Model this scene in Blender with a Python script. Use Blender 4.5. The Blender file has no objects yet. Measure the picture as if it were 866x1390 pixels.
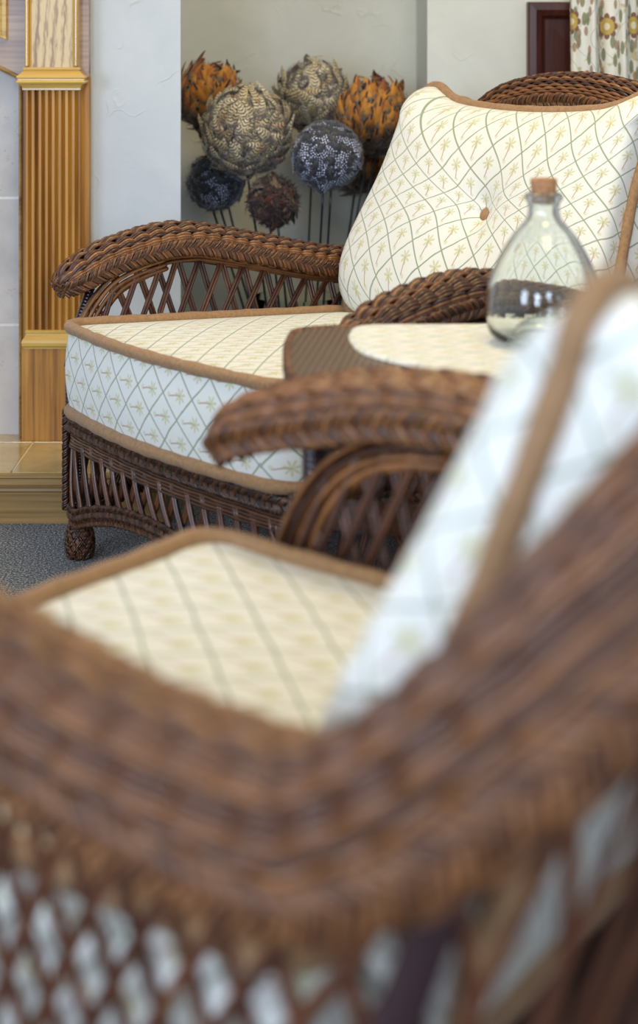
import bpy, math, random
import numpy as np
from mathutils import Vector, Matrix

random.seed(7)
RNG = np.random.default_rng(11)
PI = math.pi
S = bpy.context.scene
COL = S.collection

# ------------------------------------------------------------------ camera
F = 2300.0            # focal length in pixels of the 866 px wide frame
HZ = 60.0             # row of the horizon
CH = 1.02             # camera height
cd = bpy.data.cameras.new('camera')
cam = bpy.data.objects.new('camera', cd)
COL.objects.link(cam)
cam.location = (0, 0, CH)
cam.rotation_euler = (PI / 2, 0, 0)
cd.sensor_fit = 'HORIZONTAL'
cd.sensor_width = 24.0
cd.lens = 24.0 * F / 866.0
cd.shift_y = -(695 - HZ) / 866.0
cd.clip_start = 0.05
cd.dof.use_dof = True
cd.dof.focus_distance = 3.45
cd.dof.aperture_fstop = 3.1
S.camera = cam

# ------------------------------------------------------------------ world, lights, exposure
w = bpy.data.worlds.new('world')
S.world = w
w.use_nodes = True
w.node_tree.nodes['Background'].inputs[0].default_value = (0.84, 0.90, 1.0, 1)
w.node_tree.nodes['Background'].inputs[1].default_value = 0.42


def area(name, loc, target, sx, sy, power, col):
    l = bpy.data.lights.new(name, 'AREA')
    l.shape = 'RECTANGLE'
    l.size, l.size_y = sx, sy
    l.energy = power
    l.color = col
    o = bpy.data.objects.new(name, l)
    COL.objects.link(o)
    o.location = loc
    d = Vector(target) - Vector(loc)
    o.rotation_euler = d.to_track_quat('-Z', 'Y').to_euler()
    return o


COOL = (0.66, 0.79, 1.0)
WARM = (1.0, 0.76, 0.34)
# daylight of three windows in the wall behind the photographer
area('window_light', (-2.9, -0.6, 1.4), (0, 3, .5), 1.0, 1.5, 48, COOL)
area('window_light', (-1.5, -2.4, 1.4), (0, 3, .5), 0.9, 1.5, 52, COOL)
area('window_light', (0.6, -2.6, 1.6), (0.1, 3, .5), 0.9, 1.5, 46, COOL)
# warm ceiling lamps
area('ceiling_light', (.1, 3.0, 2.55), (.1, 3.0, 0), .6, .6, 17, WARM)
area('ceiling_light', (0.5, 1.5, 2.55), (0.5, 1.5, 0), .6, .6, 9, WARM)

S.view_settings.view_transform = 'Standard'
S.view_settings.look = 'None'
S.view_settings.gamma = 1
S.view_settings.exposure = 0.52
S.view_settings.use_curve_mapping = False
S.cycles.use_denoising = True
S.cycles.max_bounces = 14
S.cycles.transmission_bounces = 14
S.cycles.transparent_max_bounces = 12
S.cycles.sample_clamp_indirect = 6
S.cycles.caustics_refractive = True
S.cycles.caustics_reflective = False


def P(px, py, D):
    """a point of the room at distance D seen in that direction"""
    return Vector(((px - 433) / F * D, D, CH - (py - HZ) / F * D))


# ------------------------------------------------------------------ node helpers
class E:
    """tiny expression wrapper around shader math nodes"""
    def __init__(s, nt, v):
        s.nt, s.v = nt, v

    def _m(s, op, *a):
        n = s.nt.nodes.new('ShaderNodeMath')
        n.operation = op
        for i, x in enumerate((s,) + a):
            x = x.v if isinstance(x, E) else x
            if isinstance(x, (int, float)):
                n.inputs[i].default_value = x
            else:
                s.nt.links.new(x, n.inputs[i])
        return E(s.nt, n.outputs[0])

    def __add__(s, o): return s._m('ADD', o)
    def __sub__(s, o): return s._m('SUBTRACT', o)
    def __mul__(s, o): return s._m('MULTIPLY', o)
    def __truediv__(s, o): return s._m('DIVIDE', o)
    def abs(s): return s._m('ABSOLUTE')
    def frac(s): return s._m('FRACT')
    def floor(s): return s._m('FLOOR')
    def sin(s): return s._m('SINE')
    def cos(s): return s._m('COSINE')
    def sqrt(s): return s._m('SQRT')
    def atan2(s, o): return s._m('ARCTAN2', o)
    def max(s, o): return s._m('MAXIMUM', o)
    def min(s, o): return s._m('MINIMUM', o)
    def pow(s, o): return s._m('POWER', o)

    def smooth(s, a, b):      # 0 at a .. 1 at b
        n = s.nt.nodes.new('ShaderNodeMapRange')
        n.interpolation_type = 'SMOOTHSTEP'
        if a > b:
            n.inputs[1].default_value, n.inputs[2].default_value = b, a
            n.inputs[3].default_value, n.inputs[4].default_value = 1, 0
        else:
            n.inputs[1].default_value, n.inputs[2].default_value = a, b
        s.nt.links.new(s.v, n.inputs[0])
        return E(s.nt, n.outputs[0])


class Mat:
    def __init__(s, name, rough=.6, spec=.5, coat=0, coat_rough=.2, sheen=0):
        s.m = bpy.data.materials.new(name)
        s.m.use_nodes = True
        s.nt = s.m.node_tree
        s.b = s.nt.nodes['Principled BSDF']
        s.b.inputs['Roughness'].default_value = rough
        s.b.inputs['Specular IOR Level'].default_value = spec
        s.b.inputs['Coat Weight'].default_value = coat
        s.b.inputs['Coat Roughness'].default_value = coat_rough
        s.b.inputs['Sheen Weight'].default_value = sheen

    def node(s, t): return s.nt.nodes.new(t)
    def link(s, a, b): s.nt.links.new(a.v if isinstance(a, E) else a, b)

    def coords(s, kind='Object', scale=(1, 1, 1), rot=(0, 0, 0)):
        tc = s.node('ShaderNodeTexCoord')
        mp = s.node('ShaderNodeMapping')
        mp.inputs['Scale'].default_value = scale
        mp.inputs['Rotation'].default_value = rot
        s.link(tc.outputs[kind], mp.inputs[0])
        return mp.outputs[0]

    def uv(s):
        n = s.node('ShaderNodeUVMap')
        sp = s.node('ShaderNodeSeparateXYZ')
        s.link(n.outputs[0], sp.inputs[0])
        return E(s.nt, sp.outputs[0]), E(s.nt, sp.outputs[1]), n.outputs[0]

    def noise(s, vec, scale, detail=4, rough=.55, dist=0):
        n = s.node('ShaderNodeTexNoise')
        n.inputs['Scale'].default_value = scale
        n.inputs['Detail'].default_value = detail
        n.inputs['Roughness'].default_value = rough
        n.inputs['Distortion'].default_value = dist
        if vec is not None:
            s.link(vec, n.inputs['Vector'])
        return E(s.nt, n.outputs[0])

    def ramp(s, f, stops):
        n = s.node('ShaderNodeValToRGB')
        cr = n.color_ramp
        while len(cr.elements) < len(stops):
            cr.elements.new(.5)
        for e, (p, c) in zip(cr.elements, stops):
            e.position = p
            e.color = (*c, 1)
        s.link(f, n.inputs[0])
        return n.outputs[0]

    def mix(s, f, a, b, mode='MIX'):
        n = s.node('ShaderNodeMix')
        n.data_type = 'RGBA'
        n.blend_type = mode
        for i, x in ((0, f), (6, a), (7, b)):
            x = x.v if isinstance(x, E) else x
            if isinstance(x, (int, float)):
                n.inputs[i].default_value = x
            elif isinstance(x, tuple):
                n.inputs[i].default_value = (*x, 1)
            else:
                s.nt.links.new(x, n.inputs[i])
        return n.outputs[2]

    def color(s, c):
        if isinstance(c, tuple):
            s.b.inputs['Base Color'].default_value = (*c, 1)
        else:
            s.link(c, s.b.inputs['Base Color'])
        return s

    def bump(s, h, strength=.3, dist=.002):
        n = s.node('ShaderNodeBump')
        n.inputs['Strength'].default_value = strength
        n.inputs['Distance'].default_value = dist
        s.link(h, n.inputs['Height'])
        s.link(n.outputs[0], s.b.inputs['Normal'])
        return s


def island(M):
    g = M.node('ShaderNodeNewGeometry')
    return E(M.nt, g.outputs['Random Per Island'])


def wicker_mat(name, dark, mid, light, rough=.38, coat=.35):
    M = Mat(name, rough, .5, coat, .25)
    r = island(M)
    base = M.ramp(r, [(0, dark), (.45, mid), (1, light)])
    n = M.noise(M.coords('Object'), 45, 3)
    c = M.mix(n.smooth(.35, .7), base, tuple(x * .45 for x in mid), 'MIX')
    M.color(M.mix(.55, base, c))
    return M.m


def plain(name, c, rough=.6, **k):
    M = Mat(name, rough, **k)
    n = M.noise(M.coords('Object'), 60, 3)
    M.color(M.mix(n, tuple(x * .85 for x in c), tuple(min(1, x * 1.1) for x in c)))
    return M.m


W_CANE = wicker_mat('cane_brown', (.024, .009, .007), (.125, .044, .015), (.34, .145, .048), .38, .18)
W_STICK = wicker_mat('cane_stick', (.04, .014, .009), (.095, .030, .014), (.17, .062, .025), .33, .3)
W_BASE = wicker_mat('cane_base', (.014, .005, .003), (.055, .018, .006), (.15, .052, .014), .38, .25)
W_DARK = plain('cane_core', (.022, .009, .005), .7)
W_WRAP = plain('cane_wrap', (.035, .015, .018), .22, coat=.5)


def fabric():
    M = Mat('palm_fabric', .8, .25, sheen=.2)
    u0, v0, uvv = M.uv()
    nz = M.noise(uvv, 22, 2)
    wob = (nz - .5) * .005
    u = u0 + wob
    v = v0 + wob * -1.0
    d = .083
    a = (u + v) / d
    b = (u - v) / d
    la = a.frac() - .5
    lb = b.frac() - .5
    ea = (la.abs() * -1.0 + .5) * d
    eb = (lb.abs() * -1.0 + .5) * d
    e = ea.min(eb)
    x = (la + lb) * (d / 2)
    y = (la - lb) * (d / 2)
    fine = M.noise(uvv, 900, 1)
    line = e.smooth(.0029, .0015) * (fine.smooth(.25, .55) * .35 + .6)
    # palm crown
    yy = y - .009
    r = (x * x + yy * yy).sqrt()
    th = yy.atan2(x)
    fr = (th * 3.5 + 1.57).cos().abs()
    lim = fr.pow(1.3) * .0125 + .0022
    crown = (lim - r).smooth(-.0012, .0018)
    droop = (x * x * 22.0)
    # trunk
    tx = (x + (y * y) * 7.0 - .0).abs()
    trunk = tx.smooth(.0017, .0008) * y.smooth(-.0245, -.022) * y.smooth(.011, .009)
    tuft = ((x * x + (y + .024) * (y + .024)).sqrt() - fine * .004).smooth(.0035, .001)
    cream = (.78, .77, .70)
    M.col1 = M.mix(nz, cream, (.81, .805, .745))
    c = M.mix(line * .95, M.col1, (.21, .27, .15))
    c = M.mix(trunk * .75, c, (.40, .20, .12))
    c = M.mix(crown * (fine.smooth(.3, .7) * .3 + .45), c, (.50, .48, .17))
    c = M.mix(tuft * .4, c, (.50, .50, .22))
    M.color(c)
    M.bump(fine, .12, .001)
    return M.m


FABRIC = fabric()
M = Mat('piping_fabric', .75, .3, sheen=.15)
f_ = M.noise(M.coords('Object'), 140, 4)
M.color(M.ramp(f_, [(.3, (.27, .150, .070)), (.7, (.38, .225, .11))])).bump(f_, .4, .002)
PIPING = M.m


# ------------------------------------------------------------------ mesh helpers
class MB:
    def __init__(s):
        s.v, s.f, s.uv, s.n = [], [], [], 0

    def add(s, V, Fc, UV=None):
        V = np.asarray(V, float).reshape(-1, 3)
        s.v.append(V)
        s.f.append((np.asarray(Fc, dtype=object) if False else [tuple(int(i) + s.n for i in f) for f in Fc]))
        s.uv.append(np.zeros((len(V), 2)) if UV is None else np.asarray(UV, float).reshape(-1, 2))
        s.n += len(V)

    def build(s, name, mat, parent=None, smooth=True, origin=None):
        V = np.concatenate(s.v)
        faces = [f for q in s.f for f in q]
        UV = np.concatenate(s.uv)
        o_ = np.zeros(3)
        if parent is None:
            o_ = np.array([(V[:, 0].min() + V[:, 0].max()) / 2, (V[:, 1].min() + V[:, 1].max()) / 2, V[:, 2].min()]) if origin is None else np.array(origin)
        me = bpy.data.meshes.new(name)
        me.from_pydata((V - o_).tolist(), [], faces)
        ul = me.uv_layers.new(name='UVMap')
        li = np.empty(len(me.loops), dtype=np.int32)
        me.loops.foreach_get('vertex_index', li)
        ul.data.foreach_set('uv', UV[li].astype(np.float32).ravel())
        if smooth:
            me.polygons.foreach_set('use_smooth', [True] * len(me.polygons))
        me.materials.append(mat)
        me.update()
        o = bpy.data.objects.new(name, me)
        COL.objects.link(o)
        if parent is not None:
            o.parent = parent
        else:
            o.location = o_
        return o

    # -- shapes
    def tube(s, pts, r, sides=6, closed=False, caps=True, flat=1.0):
        pts = np.asarray(pts, float)
        n = len(pts)
        r = np.broadcast_to(np.asarray(r, float), (n,))
        if closed:
            T = np.roll(pts, -1, 0) - np.roll(pts, 1, 0)
        else:
            T = np.gradient(pts, axis=0)
        T /= np.linalg.norm(T, axis=1)[:, None] + 1e-12
        up = np.array([0, 0, 1.0]) if abs(T[0][2]) < .9 else np.array([1.0, 0, 0])
        N = np.empty_like(T)
        x = up - T[0] * up.dot(T[0])
        N[0] = x / np.linalg.norm(x)
        for i in range(1, n):
            x = N[i - 1] - T[i] * N[i - 1].dot(T[i])
            N[i] = x / (np.linalg.norm(x) + 1e-12)
        B = np.cross(T, N)
        a = np.arange(sides) * 2 * PI / sides
        V = pts[:, None, :] + r[:, None, None] * (np.cos(a)[None, :, None] * N[:, None, :] + flat * np.sin(a)[None, :, None] * B[:, None, :])
        V = V.reshape(-1, 3)
        Fc = []
        m = n if closed else n - 1
        for i in range(m):
            j = (i + 1) % n
            for k in range(sides):
                k2 = (k + 1) % sides
                Fc.append((i * sides + k, i * sides + k2, j * sides + k2, j * sides + k))
        if not closed and caps:
            Fc.append(tuple(range(sides - 1, -1, -1)))
            Fc.append(tuple((n - 1) * sides + k for k in range(sides)))
        UV = np.stack([np.tile(a / 6.28, n), np.repeat(np.arange(n) / n, sides)], 1)
        s.add(V, Fc, UV)

    def grid(s, V, UV=None, wrap_u=False, wrap_v=False):
        V = np.asarray(V, float)
        a, b = V.shape[:2]
        Fc = []
        for i in range(a if wrap_u else a - 1):
            for j in range(b if wrap_v else b - 1):
                i2, j2 = (i + 1) % a, (j + 1) % b
                Fc.append((i * b + j, i2 * b + j, i2 * b + j2, i * b + j2))
        s.add(V.reshape(-1, 3), Fc, None if UV is None else np.asarray(UV).reshape(-1, 2))

    def box(s, lo, hi, bev=0.0):
        x0, y0, z0 = lo
        x1, y1, z1 = hi
        b = bev
        if b <= 0:
            V = [(x, y, z) for z in (z0, z1) for y in (y0, y1) for x in (x0, x1)]
            Fc = [(0, 2, 3, 1), (4, 5, 7, 6), (0, 1, 5, 4), (1, 3, 7, 5), (3, 2, 6, 7), (2, 0, 4, 6)]
            s.add(V, Fc)
        else:
            s.prism([(x0 + b, y0), (x1 - b, y0), (x1, y0 + b), (x1, y1 - b), (x1 - b, y1), (x0 + b, y1), (x0, y1 - b), (x0, y0 + b)], z0, z1, b)

    def prism(s, poly, z0, z1, bev=0):
        poly = np.asarray(poly, float)
        n = len(poly)
        c = poly.mean(0)

        def ring(k, z):
            q = poly if k == 0 else c + (poly - c) * (1 - k / (np.linalg.norm(poly - c, axis=1)[:, None] + 1e-9))
            return np.column_stack([q, np.full(n, z)])
        R = [ring(bev, z0), ring(0, z0 + bev), ring(0, z1 - bev), ring(bev, z1)] if bev > 0 else [ring(0, z0), ring(0, z1)]
        V = np.concatenate(R)
        Fc = []
        for i in range(len(R) - 1):
            for k in range(n):
                k2 = (k + 1) % n
                Fc.append((i * n + k, i * n + k2, (i + 1) * n + k2, (i + 1) * n + k))
        Fc.append(tuple(range(n - 1, -1, -1)))
        Fc.append(tuple((len(R) - 1) * n + k for k in range(n)))
        s.add(V, Fc, V[:, :2])

    def profile_x(s, prof, x0, x1):
        """extrude a closed (y,z) profile along x"""
        n = len(prof)
        V = [(x0, y, z) for y, z in prof] + [(x1, y, z) for y, z in prof]
        Fc = [(k, (k + 1) % n, n + (k + 1) % n, n + k) for k in range(n)]
        Fc += [tuple(range(n - 1, -1, -1)), tuple(range(n, 2 * n))]
        s.add(V, Fc)

    def profile_z(s, prof, z0, z1):
        n = len(prof)
        V = [(x, y, z0) for x, y in prof] + [(x, y, z1) for x, y in prof]
        Fc = [(k, (k + 1) % n, n + (k + 1) % n, n + k) for k in range(n)]
        Fc += [tuple(range(n - 1, -1, -1)), tuple(range(n, 2 * n))]
        s.add(V, Fc)

    def lathe(s, prof, c, seg=40):
        V, n = [], len(prof)
        for r, z in prof:
            for k in range(seg):
                a = 2 * PI * k / seg
                V.append((c[0] + r * math.cos(a), c[1] + r * math.sin(a), c[2] + z))
        Fc = []
        for i in range(n - 1):
            for k in range(seg):
                k2 = (k + 1) % seg
                Fc.append((i * seg + k, i * seg + k2, (i + 1) * seg + k2, (i + 1) * seg + k))
        s.add(V, Fc)


def spline(cp, step=None, n=None, closed=False):
    """Catmull-Rom through rows of any dimension, resampled evenly by its first 3 columns"""
    cp = np.asarray(cp, float)
    if closed:
        q = np.vstack([cp[-1], cp, cp[0], cp[1]])
    else:
        q = np.vstack([2 * cp[0] - cp[1], cp, 2 * cp[-1] - cp[-2]])
    out = []
    t = np.linspace(0, 1, 40, endpoint=False)[:, None]
    for i in range(len(q) - 3):
        p0, p1, p2, p3 = q[i:i + 4]
        out.append(.5 * ((2 * p1) + (-p0 + p2) * t + (2 * p0 - 5 * p1 + 4 * p2 - p3) * t ** 2 + (-p0 + 3 * p1 - 3 * p2 + p3) * t ** 3))
    o = np.vstack(out)
    o = np.vstack([o, cp[0] if closed else cp[-1]])
    k = min(3, o.shape[1])
    L = np.concatenate([[0], np.cumsum(np.linalg.norm(np.diff(o[:, :k], axis=0), axis=1))])
    if n is None:
        n = max(4, int(L[-1] / step) + 1)
    u = np.linspace(0, L[-1], n, endpoint=not closed)
    return np.column_stack([np.interp(u, L, o[:, j]) for j in range(o.shape[1])]), u


def empty(name, loc, label, cat, group=None, rz=0):
    o = bpy.data.objects.new(name, None)
    COL.objects.link(o)
    o.location = loc
    o.rotation_euler = (0, 0, rz)
    o.empty_display_size = .05
    tag(o, label, cat, group)
    return o


def tag(o, label, cat, group=None, kind=None):
    if label:
        o['label'] = label
    if cat:
        o['category'] = cat
    if group:
        o['group'] = group
    if kind:
        o['kind'] = kind
    return o


def structure(o):
    o['kind'] = 'structure'
    return o


def roundrect(x0, y0, x1, y1, r, bow=0.0, n=240):
    """closed outline starting at (x0,y0) side middle-left; front (y0) bows outwards"""
    pts = []
    for cx, cy, a0 in ((x1 - r, y0 + r, -90), (x1 - r, y1 - r, 0), (x0 + r, y1 - r, 90), (x0 + r, y0 + r, 180)):
        for k in range(9):
            a = math.radians(a0 + k * 90 / 8)
            pts.append((cx + r * math.cos(a), cy + r * math.sin(a)))
    pts = np.array(pts)
    q = []
    for i in range(len(pts)):
        a, b = pts[i], pts[(i + 1) % len(pts)]
        m = max(1, int(np.linalg.norm(b - a) / .01))
        for k in range(m):
            q.append(a + (b - a) * k / m)
    q = np.array(q)
    t = (q[:, 0] - x0) / (x1 - x0)
    q[:, 1] -= bow * np.sin(np.clip(t, 0, 1) * PI) * np.clip(1 - (q[:, 1] - y0) / (y1 - y0), 0, 1)
    L = np.concatenate([[0], np.cumsum(np.linalg.norm(np.diff(np.vstack([q, q[0]]), axis=0), axis=1))])
    u = np.linspace(0, L[-1], n, endpoint=False)
    qq = np.vstack([q, q[0]])
    return np.column_stack([np.interp(u, L, qq[:, 0]), np.interp(u, L, qq[:, 1])]), u


# ------------------------------------------------------------------ weaving helpers
def frames(path, out):
    T = np.gradient(path, axis=0)
    T /= np.linalg.norm(T, axis=1)[:, None]
    Sv = out - T * (out * T).sum(1)[:, None]
    Sv /= np.linalg.norm(Sv, axis=1)[:, None]
    U = np.cross(T, Sv)
    return T, Sv, U


def weave_roll(mb, core, path, Sv, U, a, b, L, r=.0036, th0=-48, th1=222, period=.036, group=5, amp=.0056, fine=None):
    if fine is None:
        fine = np.zeros(len(L))
    per = math.radians(th1 - th0) * np.sqrt((a ** 2 + b ** 2) / 2).max()
    n = int(per / (r * 1.75))
    for k in range(n):
        th = math.radians(th0 + (th1 - th0) * (k + .5) / n)
        g = k // group
        ph = PI * L / period + PI / 2 * ((g % 2) * (1 - fine) + (k % 2) * fine) + RNG.normal(0, .06)
        wv = amp * (1 - .5 * fine) * (2 * np.abs(np.sin(ph)) ** (.7 + .3 * fine) - 1.05) + (k % 2) * .0006
        jit = RNG.normal(0, .0003)
        c, s_ = math.cos(th), math.sin(th)
        off = Sv * ((a + wv + jit) * c)[:, None] + U * ((b + wv + jit) * s_)[:, None]
        mb.tube(path + off, r, 5)
    aa = np.linspace(0, 2 * PI, 17)[:-1]
    G = path[:, None, :] + Sv[:, None, :] * ((a - .006)[:, None] * np.cos(aa))[:, :, None] + U[:, None, :] * ((b - .006)[:, None] * np.sin(aa))[:, :, None]
    core.grid(G[::2], wrap_v=True)


def braid(mb, path, lat, nor, w=.013, h=.004, L=.05, r=.0022, canes=3, strands=3, closed=False, u=None):
    """flat herringbone braid along path; lat = across, nor = outwards"""
    if u is None:
        u = np.concatenate([[0], np.cumsum(np.linalg.norm(np.diff(path, axis=0), axis=1))])
    tot = u[-1] + (np.linalg.norm(path[0] - path[-1]) if closed else 0)
    if closed:
        L = tot / max(1, round(tot / L))
    for k in range(strands):
        for c in range(canes):
            ph = 2 * PI * u / L + 2 * PI * k / strands + (c - (canes - 1) / 2) * 2 * PI * (.8 / strands / canes)
            x = w * np.arcsin(.96 * np.sin(ph)) / math.asin(.96)
            z = h * np.sin(2 * ph)
            mb.tube(path + lat * x[:, None] + nor * z[:, None], r, 5, closed=closed)


def wrapped_post(mb, p0, p1, r, pitch=.006):
    """a stick closely wound with cane"""
    p0, p1 = np.array(p0, float), np.array(p1, float)
    L = np.linalg.norm(p1 - p0)
    n = int(L / pitch * 5)
    t = np.linspace(0, 1, n)
    rr = r + .0011 * np.abs(np.sin(t * L / pitch * PI))
    mb.tube(p0 + (p1 - p0) * t[:, None], rr, 12)


def cushion_rings(out, cx, cy, fs):
    return [np.array([cx, cy]) + (out - np.array([cx, cy])) * f for f in fs]


# ------------------------------------------------------------------ seat cushion (local chair frame)
def seat_cushion(root, w, d, z0, thick, drop, bow, r, ear=.0, piping_r=.0115):
    out, u = roundrect(0, 0, w, d, r, bow, 260)
    cx, cy = w / 2, d / 2
    tilt = lambda y: -drop * y / d
    corner = np.exp(-((out[:, 0]) ** 2 + out[:, 1] ** 2) / .06 ** 2)
    mb = MB()
    fs = np.linspace(0, 1, 22)
    V, UV = [], []
    for f in fs:
        q = np.array([cx, cy]) + (out - np.array([cx, cy])) * f
        z = z0 + tilt(q[:, 1]) + .016 * (1 - f ** 4) - .004 + ear * corner * f ** 6
        V.append(np.column_stack([q, z]))
        UV.append(q)
    mb.grid(np.array(V), np.array(UV), wrap_v=True)
    # boxing, slightly bulging
    V, UV = [], []
    nrm = np.column_stack([np.gradient(out[:, 1]), -np.gradient(out[:, 0])])
    nrm /= np.linalg.norm(nrm, axis=1)[:, None]
    m = 13
    for j in range(m):
        t = j / (m - 1)
        b = .012 * math.sin(PI * t) ** .7
        q = out + nrm * b
        z = z0 - thick * t + tilt(out[:, 1]) + ear * corner * (1 - t)
        V.append(np.column_stack([q, z]))
        UV.append(np.column_stack([z, u]))
    Vw = np.array(V)
    Uw = np.array(UV)
    Vw = np.concatenate([Vw, Vw[:, :1]], 1)
    uu = Uw[:, :1].copy()
    uu[:, :, 1] = u[-1] + (u[1] - u[0])
    Uw = np.concatenate([Uw, uu], 1)
    mb.grid(Vw, Uw)
    # underside
    V = []
    for f in (1, .5, 0):
        q = np.array([cx, cy]) + (out - np.array([cx, cy])) * f
        V.append(np.column_stack([q, np.full(len(q), z0 - thick) + tilt(q[:, 1])]))
    mb.grid(np.array(V), wrap_v=True)
    mb.build('cushion_cover', FABRIC, root)
    for nm, zz, e in (('piping', z0, ear), ('piping', z0 - thick, 0)):
        p = MB()
        ww = .0006 * np.sin(u * 90) + .0004 * np.sin(u * 37)
        pts = np.column_stack([out + nrm * .004, zz + tilt(out[:, 1]) + e * corner])
        p.tube(pts, piping_r + ww, 10, closed=True)
        p.build(nm, PIPING, root)


# ------------------------------------------------------------------ back cushion
def back_cushion(root, w, taper, h, base, up, thick, bulge, dip, button=True, over=1.70, pw=3.6, toptaper=0.0, rc=.07, piping_r=.0115, side_concave=.01):
    """outline in plane coordinates p (across) and q (up); base = centre bottom, up = unit vector up the cushion (y,z)"""
    base = np.array(base)
    upv = np.array([0, up[0], up[1]])
    upv /= np.linalg.norm(upv)
    nf = np.array([0, -upv[2], upv[1]])
    ac = np.array([1.0, 0, 0])
    hw, ht = w / 2, w / 2 - taper
    cps = []
    # bottom edge left->right, right side, top right->left, left side
    for t in (-.86, -.4, 0, .4, .86):
        cps.append((t * hw, .0 if abs(t) < .5 else .004))
    cps += [(hw * .985, .045), (hw, h * .25), (hw - taper * .6 - side_concave, h * .6), (ht - .002, h * .88), (ht + .004, h * .965)]
    cps += [(ht - .03, h * 1.0), (ht * .62, h - dip * .75), (0, h - dip), (-ht * .62, h - dip * .75), (-ht + .03, h * 1.0)]
    cps += [(-ht - .004, h * .965), (-ht + .002, h * .88), (-hw + taper * .6 + side_concave, h * .6), (-hw, h * .25), (-hw * .985, .045)]
    c3 = np.column_stack([np.array(cps), np.zeros(len(cps))])
    o, u = spline(c3, n=260, closed=True)
    out = o[:, :2]
    cen = np.array([0, h * .5])
    btn = np.array([0.0, h * .47])
    mb = MB()
    fs = 1 - (1 - np.linspace(0, 1, 36)) ** 1.6
    V, UV = [], []

    def front(q, f):
        z = bulge * (1 - f ** pw) ** .58 * (1 - toptaper * np.clip(q[:, 1] / h, 0, 1) ** 2 if getattr(q, 'ndim', 1) > 1 else 1)
        dd = np.linalg.norm((q - btn) * np.array([1, .9]), axis=-1)
        if button:
            z = z - .038 * np.exp(-(dd / .035) ** 1.3) - .022 * np.exp(-(dd / .12) ** 2)
        return z
    for f in fs:
        q = cen + (out - cen) * f
        q[:, 0] = out[:, 0] * math.sin(f * over) / math.sin(over)
        z = front(q, f)
        V.append(base + ac * q[:, :1] + upv * q[:, 1:2] + nf * z[:, None])
    V = np.array(V)
    arc = np.concatenate([np.zeros((1, V.shape[1])), np.cumsum(np.linalg.norm(np.diff(V, axis=0), axis=2), axis=0)])
    ud = (out - cen) / np.linalg.norm(out - cen, axis=1)[:, None]
    for a_ in arc:
        dq = cen + ud * a_[:, None] - btn
        dd = np.linalg.norm(dq, axis=1)
        k = 1 + (.34 * np.exp(-(dd / .13) ** 2) if button else 0)
        UV.append(btn + dq * np.reshape(k, (-1, 1)))
    mb.grid(V, np.array(UV), wrap_v=True)
    V, UV = [], []
    gx = np.gradient(np.vstack([out[-1], out, out[0]]), axis=0)[1:-1]
    nrm = np.column_stack([gx[:, 1], -gx[:, 0]])
    nrm /= np.linalg.norm(nrm, axis=1)[:, None]
    for j in range(9):
        t = j / 8
        q = out + nrm * (.010 * math.sin(PI * t))
        V.append(base + ac * q[:, :1] + upv * q[:, 1:2] - nf * (thick * t))
        UV.append(np.column_stack([np.full(len(u), t * thick), u]))
    Vw, Uw = np.array(V), np.array(UV)
    Vw = np.concatenate([Vw, Vw[:, :1]], 1)
    uu = Uw[:, :1].copy()
    uu[:, :, 1] = u[-1] + (u[1] - u[0])
    Uw = np.concatenate([Uw, uu], 1)
    mb.grid(Vw, Uw)
    V, UV = [], []
    for f in (1, .8, .5, 0):
        q = cen + (out - cen) * f
        V.append(base + ac * q[:, :1] + upv * q[:, 1:2] - nf * (thick + .02 * (1 - f ** 2)))
        UV.append(q)
    mb.grid(np.array(V), np.array(UV), wrap_v=True)
    mb.build('cushion_cover', FABRIC, root)
    for off in (0, thick):
        p = MB()
        q = out + nrm * .004
        p.tube(base + ac * q[:, :1] + upv * q[:, 1:2] - nf * off, piping_r + .0005 * np.sin(u * 80), 10, closed=True)
        p.build('piping', PIPING, root)
    if button:
        p = MB()
        c = base + upv * btn[1] + nf * (front(btn, 0.0) + .006)
        R, A = [], np.linspace(0, 2 * PI, 25)[:-1]
        for t in np.linspace(0, 1, 7):
            rr = .0165 * math.sin(t * PI / 2)
            hh = .008 * math.cos(t * PI / 2)
            R.append(c + ac * (rr * np.cos(A))[:, None] + upv * (rr * np.sin(A))[:, None] + nf * hh)
        p.grid(np.array(R), wrap_v=True)
        p.build('button', PIPING, root)


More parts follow.
